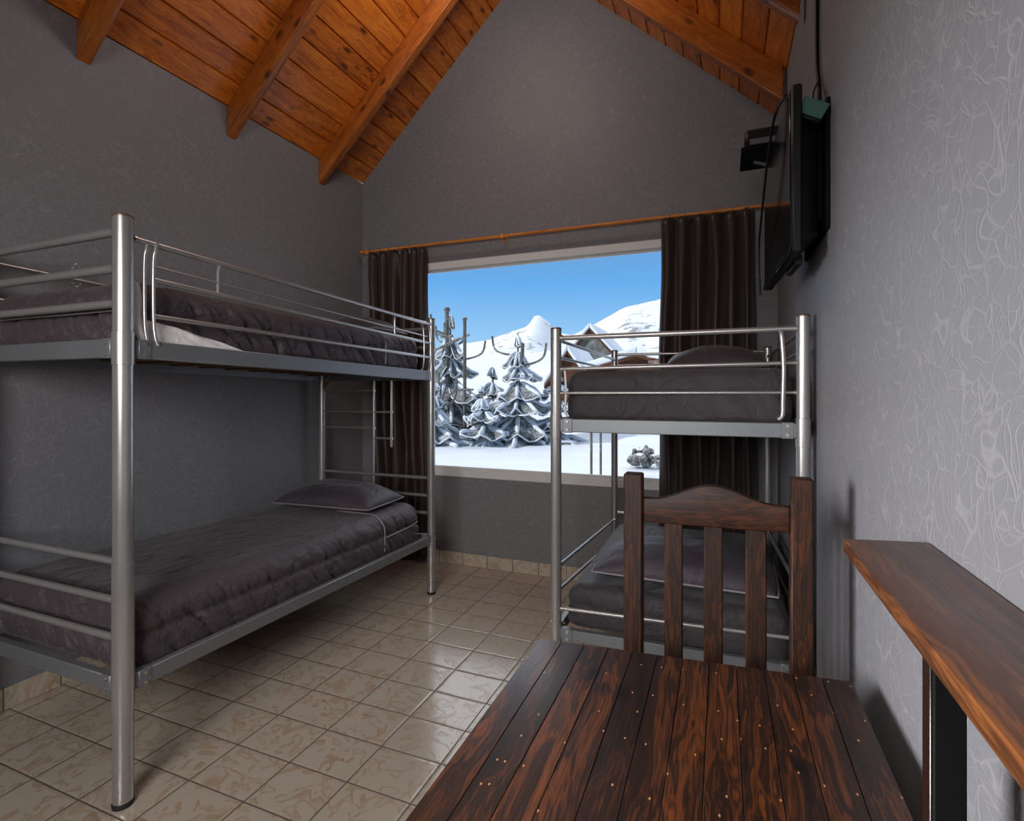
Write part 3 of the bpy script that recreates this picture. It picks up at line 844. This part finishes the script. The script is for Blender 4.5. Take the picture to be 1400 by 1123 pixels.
slab(.12, .30, .03, .05, zb-.012, zb+.02, .003).build('connector_box', M['black'], tv)

wb = thing('wall_bracket', 'black metal wall mount between the television and the wall', 'bracket', (.28, 2.05, 1.9))
MB().lohi((XR-.012, 1.84, 1.80), (XR, 2.30, 2.20), .003).build('wall_plate', M['blackmatt'], wb)
MB().lohi((XR-.034, 1.90, 1.84), (XR-.012, 1.945, 2.19), .003).build('vertical_arm', M['blackmatt'], wb)
MB().lohi((XR-.034, 2.18, 1.84), (XR-.012, 2.225, 2.19), .003).build('vertical_arm', M['blackmatt'], wb)
for y in (1.92, 2.2):
    MB().lohi((XR-.052, y-.012, 1.98), (XR-.034, y+.012, 2.05), .002).build('spacer', M['grey_metal'], wb)
R_ = Matrix.Rotation(math.radians(30), 3, 'Y') @ Matrix.Rotation(math.radians(-6), 3, 'X')
ad = thing('adapter_box', 'small teal and black adapter box wedged behind the top of the television', 'box', (.262, 1.86, 2.17))
MB().box((.252, 1.845, 2.157), (.078, .05, .062), .004, R_).build('case', M['black'], ad)
MB().box(Vector((.252, 1.845, 2.157))+R_ @ Vector((0, -.027, .004)), (.076, .004, .05), .001, R_).build('face_plate', M['teal'], ad)
def cable(label, pts, r, cat='cable'):
    pts = smooth_path(pts, 8); c = pts[len(pts)//2]
    return tag(MB().tube(pts, r, 10).build('cable', M['black'], loc=tuple(c)), label, cat, 'television cables')
cable('thick black cable running down the right wall to the television', [(.296, 2.035, 2.93), (.297, 2.03, 2.75), (.296, 2.03, 2.55), (.295, 2.015, 2.40), (.293, 1.965, 2.30), (.285, 1.91, 2.22)], .007)
cable('thin black cable looping from the wall cable to the teal box', [(.294, 1.995, 2.33), (.285, 1.95, 2.30), (.268, 1.90, 2.25), (.262, 1.875, 2.19)], .003)
cable('thin black cable dangling in front of the television screen', [(.186, 1.86, 2.236), (.165, 1.97, 2.235), (.15, 2.1, 2.13), (.142, 2.25, 2.0), (.139, 2.37, 1.92), (.14, 2.40, 1.80), (.145, 2.41, 1.70)], .0045)
bxr = thing('box_bracket', 'small black wall bracket shelf beyond the television near the curtain', 'bracket', (.2, 2.62, 2.33))
MB().lohi((.075, 2.48, 2.345), (XR, 2.72, 2.358), .002).build('bracket_shelf', M['blackmatt'], bxr)
MB().lohi((XR-.012, 2.54, 2.26), (XR, 2.70, 2.345), .002).build('bracket_plate', M['blackmatt'], bxr)
MB().beam((.13, 2.62, 2.342), (XR-.006, 2.62, 2.275), .014, .012, .002).build('bracket_brace', M['grey_metal'], bxr)
db = thing('decoder_box', 'small black decoder box on the bracket shelf near the rafter end', 'box', (.2, 2.6, 2.358))
MB().lohi((.09, 2.50, 2.358), (.288, 2.70, 2.442), .012).build('case', M['black'], db)
MB().lohi((.11, 2.497, 2.37), (.24, 2.502, 2.395), .001).build('front_panel', M['grey_metal'], db)
for q in (.15, .2, .245): MB().tube([(q, 2.6, 2.44), (q, 2.6, 2.462)], .012, 12).build('knob', M['black'], db)

# ------------------------------------------------------------------ outdoors
def gz(x, y):
    base = -.16+.03*N(x*.3, y*.3, 1)
    up = max(0, y-15)
    rise = .155*up*(1-.15*math.tanh((x+6)/14)*0)
    z = base+rise*(1+.10*N(x*.08, y*.08, 4))+.35*N(x*.16, y*.16, 7)*min(1, up/8)
    return z
m = MB(); rows = []
ys = [3.68+.45*i for i in range(30)]+[17+1.1*i for i in range(30)]
for y in ys: rows.append([Vector((x, y, gz(x, y))) for x in [-42+1.0*i for i in range(70)]])
m.grid(rows); g = m.build('snow_ground', M['snow'], ang=180); struct(g)
# mountain ridge
def ridge_h(px):
    """height profile by bearing (tan of the angle left of straight ahead from the room)"""
    pts = [(-1.6, 12), (-1.1, 15), (-.80, 16), (-.60, 17.5), (-.50, 19), (-.445, 21.5), (-.405, 23), (-.385, 27.2), (-.36, 24.8), (-.335, 20.5), (-.30, 19.5), (-.255, 22.5), (-.19, 27.5), (-.13, 29), (-.08, 30.5), (0, 31), (.2, 27), (.6, 22), (1.2, 18)]
    for (a, h), (b, k) in zip(pts, pts[1:]):
        if a <= px <= b:
            t = (px-a)/(b-a); return h+(k-h)*t
    return 12
m = MB(); rows = []
for i in range(40):
    t = i/39; y = 70+95*t; row = []
    for j in range(260):
        b = -1.6+2.8*j/259; x = b*150*(.55+.45*t)
        H = ridge_h(b); k = t**1.5
        z = 2+(H-2)*k+3.2*N(x*.045, y*.03, 3)*math.sin(PI*min(1, t*1.02))+1.5*N(x*.12, y*.06, 8)*math.sin(PI*min(1, t*1.02))
        row.append(Vector((x, y, z)))
    rows.append(row)
back = [Vector((v.x, v.y+30, -5)) for v in rows[-1]]; rows.append(back)
m.grid(rows); struct(m.build('snowy_hills', M['mountain'], ang=180))

def fir(label, x, y, h, R, tiers, seed, mat='frost', lean=0, spikes=0):
    rnd = random.Random(seed); z0 = gz(x, y)-.1
    root = thing('snowy_fir_tree', label, 'tree', (x, y, z0), 'snow laden fir trees')
    top = Vector((x+lean, y, z0+h))
    MB().tube([(x, y, z0), (x+lean*.5, y, z0+h*.5), top], .1, 10, rs=[.11, .07, .012]).build('trunk', M['bark'], root)
    fol = MB(); sn_ = MB()
    for i in range(tiers):
        t = i/(tiers-1) if tiers > 1 else 0
        zc = z0+h*(.98-.84*t); rad = R*(.12+.88*t**.85); nl = int(6+5*t)+rnd.randint(0, 2)
        cx = x+lean*(1-.84*t); a0 = rnd.random()*6
        drop = h*.16*(.55+.9*rnd.random())
        lobes = [rnd.uniform(.5, 1.3) for _ in range(nl)]
        for k in range(nl):
            ang = a0+2*PI*(k+rnd.uniform(-.42, .42))/nl; ca, sa = math.cos(ang), math.sin(ang)
            rr = rad*lobes[k]; wd = rad*.50
            rows = []; ns = 9
            for q in range(ns+1):
                s = q/ns; rad_s = rr*s
                zz = zc-drop*(s**1.6)+drop*.55*max(0, s-.72)*2.2*(1 if rnd.random() else 1)
                half = wd*(.25+.9*s)*(1-s**3.0)+.01
                row = []
                for w_ in range(-3, 4):
                    v = w_/3
                    px = cx+ca*rad_s-sa*v*half; py = y+sa*rad_s+ca*v*half
                    pz = zz-abs(v)**1.5*half*.75+.13*N(px*3.2, py*3.2, pz_seed+seed)
                    row.append(Vector((px, py, pz)))
                rows.append(row)
            fol.grid(rows)
            # ridge of snow lying along the bough and round its tip
            line = [rows[q][3]+Vector((0, 0, .03)) for q in range(1, ns+1)]
            th = .035+.05*rad/R
            sn_.tube(line, .04, 6, rs=[th*.6*(.5+.9*math.sin(PI*min(1, .15+.8*q/len(line)))) for q in range(len(line))])
            rim = [rows[q][6] for q in range(2, ns+1)]+[rows[q][0] for q in range(ns, 1, -1)]
            sn_.tube(rim, .02, 5, rs=[th*.32]*len(rim))
    f = fol.build('boughs', M[mat], root, ang=180); md = f.modifiers.new('thickness', 'SOLIDIFY'); md.thickness = .03
    sn_.build('snow_load', M['snow'], root, ang=180)
    for k in range(spikes):
        a = rnd.uniform(0, 6); zz = z0+h*rnd.uniform(.55, .85); l = R*rnd.uniform(.5, .9)
        p = Vector((x, y, zz)); dx, dy = math.cos(a), math.sin(a)*.4
        MB().tube(smooth_path([p, p+Vector((dx*l*.5, dy*l*.5, .05)), p+Vector((dx*l*.9, dy*l*.9, .22)), p+Vector((dx*l, dy*l, .6))], 4), .032, 7, rs=None).build('bare_branch', M['bark'], root)
    return root
pz_seed = 3.0
fir('tall snow-laden fir with bare spiky crown at the left of the window', -7.75, 14.2, 3.9, 1.55, 6, 5, 'frost', 0, 6)
fir('pointed snow-laden fir in the middle of the window view', -5.45, 14.0, 3.25, 1.35, 7, 8, 'frost', 0, 4)
fir('heavily frosted fir between the tall fir and the pointed fir', -6.55, 14.7, 2.3, 1.15, 5, 12, 'frostlight')
fir('low frosted fir at the foot of the tall left fir', -7.35, 12.6, 1.75, 1.0, 5, 17, 'frostlight', 0, 5)
fir('small drooping frosted fir leaning in front of the pointed fir', -5.95, 13.0, 1.7, .85, 5, 23, 'frostlight', -.2)
fir('snowy fir right of the pointed fir, beside the bunk post', -4.45, 14.6, 2.25, 1.0, 5, 31, 'frost')
fir('snowy fir at the far left edge of the window behind the tall fir', -9.0, 15.2, 3.3, 1.3, 6, 37, 'frost', 0, 4)
def pole(label, x, y, h, r, arms):
    z0 = gz(x, y)-.1; root = thing('wooden_pole', label, 'pole', (x, y, z0), 'poles in the snow')
    MB().tube([(x, y, z0), (x, y, z0+h)], r, 10).build('shaft', M['bark'], root)
    MB().ball((x, y, z0+h), r*1.5, 2).build('pole_cap', M['bark'], root)
    for (z, l, rise) in arms:
        MB().tube([(x-l, y-.02, z0+z-rise), (x+l, y-.02, z0+z+rise)], r*.7, 8).build('cross_arm', M['bark'], root)
pole('tall weathered pole standing right of the tall left fir', -6.95, 13.6, 3.65, .05, [(1.6, .28, 0)])
pole('tall pole with slanted cross arm rising from the left fir', -7.7, 13.9, 4.0, .065, [(2.95, .75, .28), (3.2, .2, 0)])
pole('short wooden cross pole at the lower left of the window', -7.6, 11.8, 1.35, .05, [(.95, .2, 0)])
pole('slim grey stake in the snow, left one of the pair under the right bunk', -2.01, 8.5, 1.0, .022, [])
pole('slim grey stake in the snow, closest to the right bunk rear post', -1.853, 8.5, 1.0, .02, [])

def chalet(label, x, y, w, d, hw, hr, base=None, over=.25, wm='chalet'):
    z0 = gz(x, y)-.3 if base is None else base
    root = thing('chalet', label, 'house', (x, y, z0), 'snowy chalets')
    m = MB().prism([(x-w/2, y, z0), (x+w/2, y, z0), (x+w/2, y, z0+hw), (x, y, z0+hr), (x-w/2, y, z0+hw)], (0, d, 0))
    m.build('walls', M[wm], root, smooth=False)
    sl = (hr-hw)/(w/2); ww = w/2+over; ze = z0+hr-sl*ww
    for s in (-1, 1):
        MB().prism([(x, y-over, z0+hr), (x+s*ww, y-over, ze), (x+s*ww, y-over, ze+.16), (x, y-over, z0+hr+.16)], (0, d+2*over, 0)).bevel(.03).build('roof_slope', M['chalet'], root)
        MB().prism([(x, y-over-.03, z0+hr+.14), (x+s*(ww+.03), y-over-.03, ze+.14), (x+s*(ww+.03), y-over-.03, ze+.42), (x, y-over-.03, z0+hr+.46)], (0, d+2*over+.06, 0)).bevel(.08, 3).build('roof_snow', M['snow'], root)
    MB().lohi((x-.3, y-.03, z0+hw*.55), (x+.3, y+.02, z0+hw*.55+.5), .01).build('window', M['gloss'], root)
    return root
chalet('small brown chalet with snowy gable left of the right bunk rear post', -6.2, 22, 1.6, 3, 1.2, 2.35, base=.55)
chalet('snow covered steep chalet roof with brown peak below the right mountain', -6.9, 29, 2.6, 4, 1.9, 3.35, base=1.35, wm='frostlight')
c3 = chalet('long brown chalet with thick snowy roof behind the right upper deck', -3.1, 21, 3.6, 3, 1.35, 1.85, base=.75)

def shrub(label, x, y, r, seed):
    rnd = random.Random(seed); z0 = gz(x, y)
    root = thing('frosted_shrub', label, 'shrub', (x, y, z0), 'frosted shrubs')
    m = MB()
    for k in range(26):
        a = rnd.uniform(0, 6.28); q = rnd.uniform(0, 1)
        m.ball((x+math.cos(a)*r*q, y+math.sin(a)*r*q*.6, z0+r*.25+rnd.uniform(0, r*.7)*(1-q*.6)), r*rnd.uniform(.18, .32), 2)
    for v in m.bm.verts: v.co += Vector((N(v.co.x*14, v.co.y*14, v.co.z*14), N(v.co.y*14, v.co.z*14, 5), N(v.co.z*14, v.co.x*14, 9)))*.05
    m.build('twigs', M['frost'], root, ang=180)
    b = MB()
    for k in range(9):
        a = rnd.uniform(0, 6.28); q = rnd.uniform(0, .8)
        b.ball((x+math.cos(a)*r*q, y+math.sin(a)*r*q*.6, z0+r*.85-q*r*.3), r*.2, 2, (1.3, 1.3, .5))
    b.build('snow_cap', M['snow'], root, ang=180)
shrub('dark frosted shrub in the snow under the right bunk, nearest the curtain', -1.32, 10.2, .34, 3)
shrub('small frosted shrub just behind the larger one near the curtain', -1.6, 11.6, .26, 8)

# ------------------------------------------------------------------ light
w = bpy.data.worlds.new('World'); SC.world = w; w.use_nodes = True; nt = w.node_tree; nt.nodes.clear()
class WN(NT):
    def __init__(s, t): s.t = t
W = WN(nt)
tc = W.n('ShaderNodeTexCoord'); sp = W.n('ShaderNodeSeparateXYZ'); W.l(tc.outputs['Generated'], sp.inputs[0])
grad = W.ramp(sp.outputs[2], [(0, lin(196, 226, 250)), (.09, lin(160, 210, 252)), (.2, lin(108, 178, 242)), (.34, lin(118, 150, 192)), (1, lin(112, 132, 160))])
# bright sky patch added above the window view to light the room
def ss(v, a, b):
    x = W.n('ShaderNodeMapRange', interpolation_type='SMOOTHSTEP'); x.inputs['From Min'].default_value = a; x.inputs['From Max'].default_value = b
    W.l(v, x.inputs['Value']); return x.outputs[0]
SKY_FILL = 2.0
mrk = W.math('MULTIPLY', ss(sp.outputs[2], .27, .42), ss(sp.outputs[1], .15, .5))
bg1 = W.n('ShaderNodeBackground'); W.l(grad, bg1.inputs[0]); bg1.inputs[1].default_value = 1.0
bg2 = W.n('ShaderNodeBackground'); bg2.inputs[0].default_value = (1, .985, .96, 1); W.l(W.math('MULTIPLY', mrk, SKY_FILL), bg2.inputs[1])
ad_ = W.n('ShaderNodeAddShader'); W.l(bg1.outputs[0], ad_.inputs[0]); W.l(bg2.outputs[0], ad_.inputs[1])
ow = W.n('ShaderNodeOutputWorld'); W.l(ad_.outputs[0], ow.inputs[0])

def area(name, loc, target, sx, sy, power, col=(1, 1, 1), portal=False):
    l = bpy.data.lights.new(name, 'AREA'); l.shape = 'RECTANGLE'; l.size = sx; l.size_y = sy; l.energy = power; l.color = col
    o = bpy.data.objects.new(name, l); C.objects.link(o); o.location = loc
    o.rotation_euler = (Vector(target)-Vector(loc)).to_track_quat('-Z', 'Y').to_euler()
    if portal: l.cycles.is_portal = True
    return o
area('window_portal', ((WX0+WX1)/2, YB+.08, (WZ0+WZ1)/2), ((WX0+WX1)/2, 0, (WZ0+WZ1)/2), WX1-WX0, WZ1-WZ0, 1, portal=True)
k = area('wall_fill', (-1.9, -.5, 1.45), (.3, .95, .8), .8, .8, 21, (.97, .98, 1)); k.data.spread = math.radians(64)  # added fill light out of frame, brightens the right wall
area('room_fill', (-.55, -1.25, 1.8), (-1.9, 2.0, .8), 1.2, .9, 25, (1, .985, .975)).data.spread = math.radians(105)  # unseen fill light added behind the camera for bunk, wall and floor
pl_ = bpy.data.lights.new('ridge_fill', 'POINT'); pl_.energy = 20; pl_.shadow_soft_size = .2; pl_.color = (1, .97, .93)  # added point light without a fitting, lifts ceiling and gable from above the frame
po = bpy.data.objects.new('ridge_fill', pl_); C.objects.link(po); po.location = (-1.25, 2.35, 3.7)
sl = bpy.data.lights.new('sun', 'SUN'); sl.energy = 3.3; sl.angle = math.radians(1.5); sl.color = (1, .97, .92)
so = bpy.data.objects.new('sun', sl); C.objects.link(so); so.rotation_euler = Vector((.75, .6, -.6)).to_track_quat('-Z', 'Y').to_euler()

vs = SC.view_settings; SC.display_settings.display_device = 'sRGB'
vs.view_transform = 'Standard'; vs.look = 'None'; vs.exposure = 0; vs.gamma = 1; vs.use_curve_mapping = False
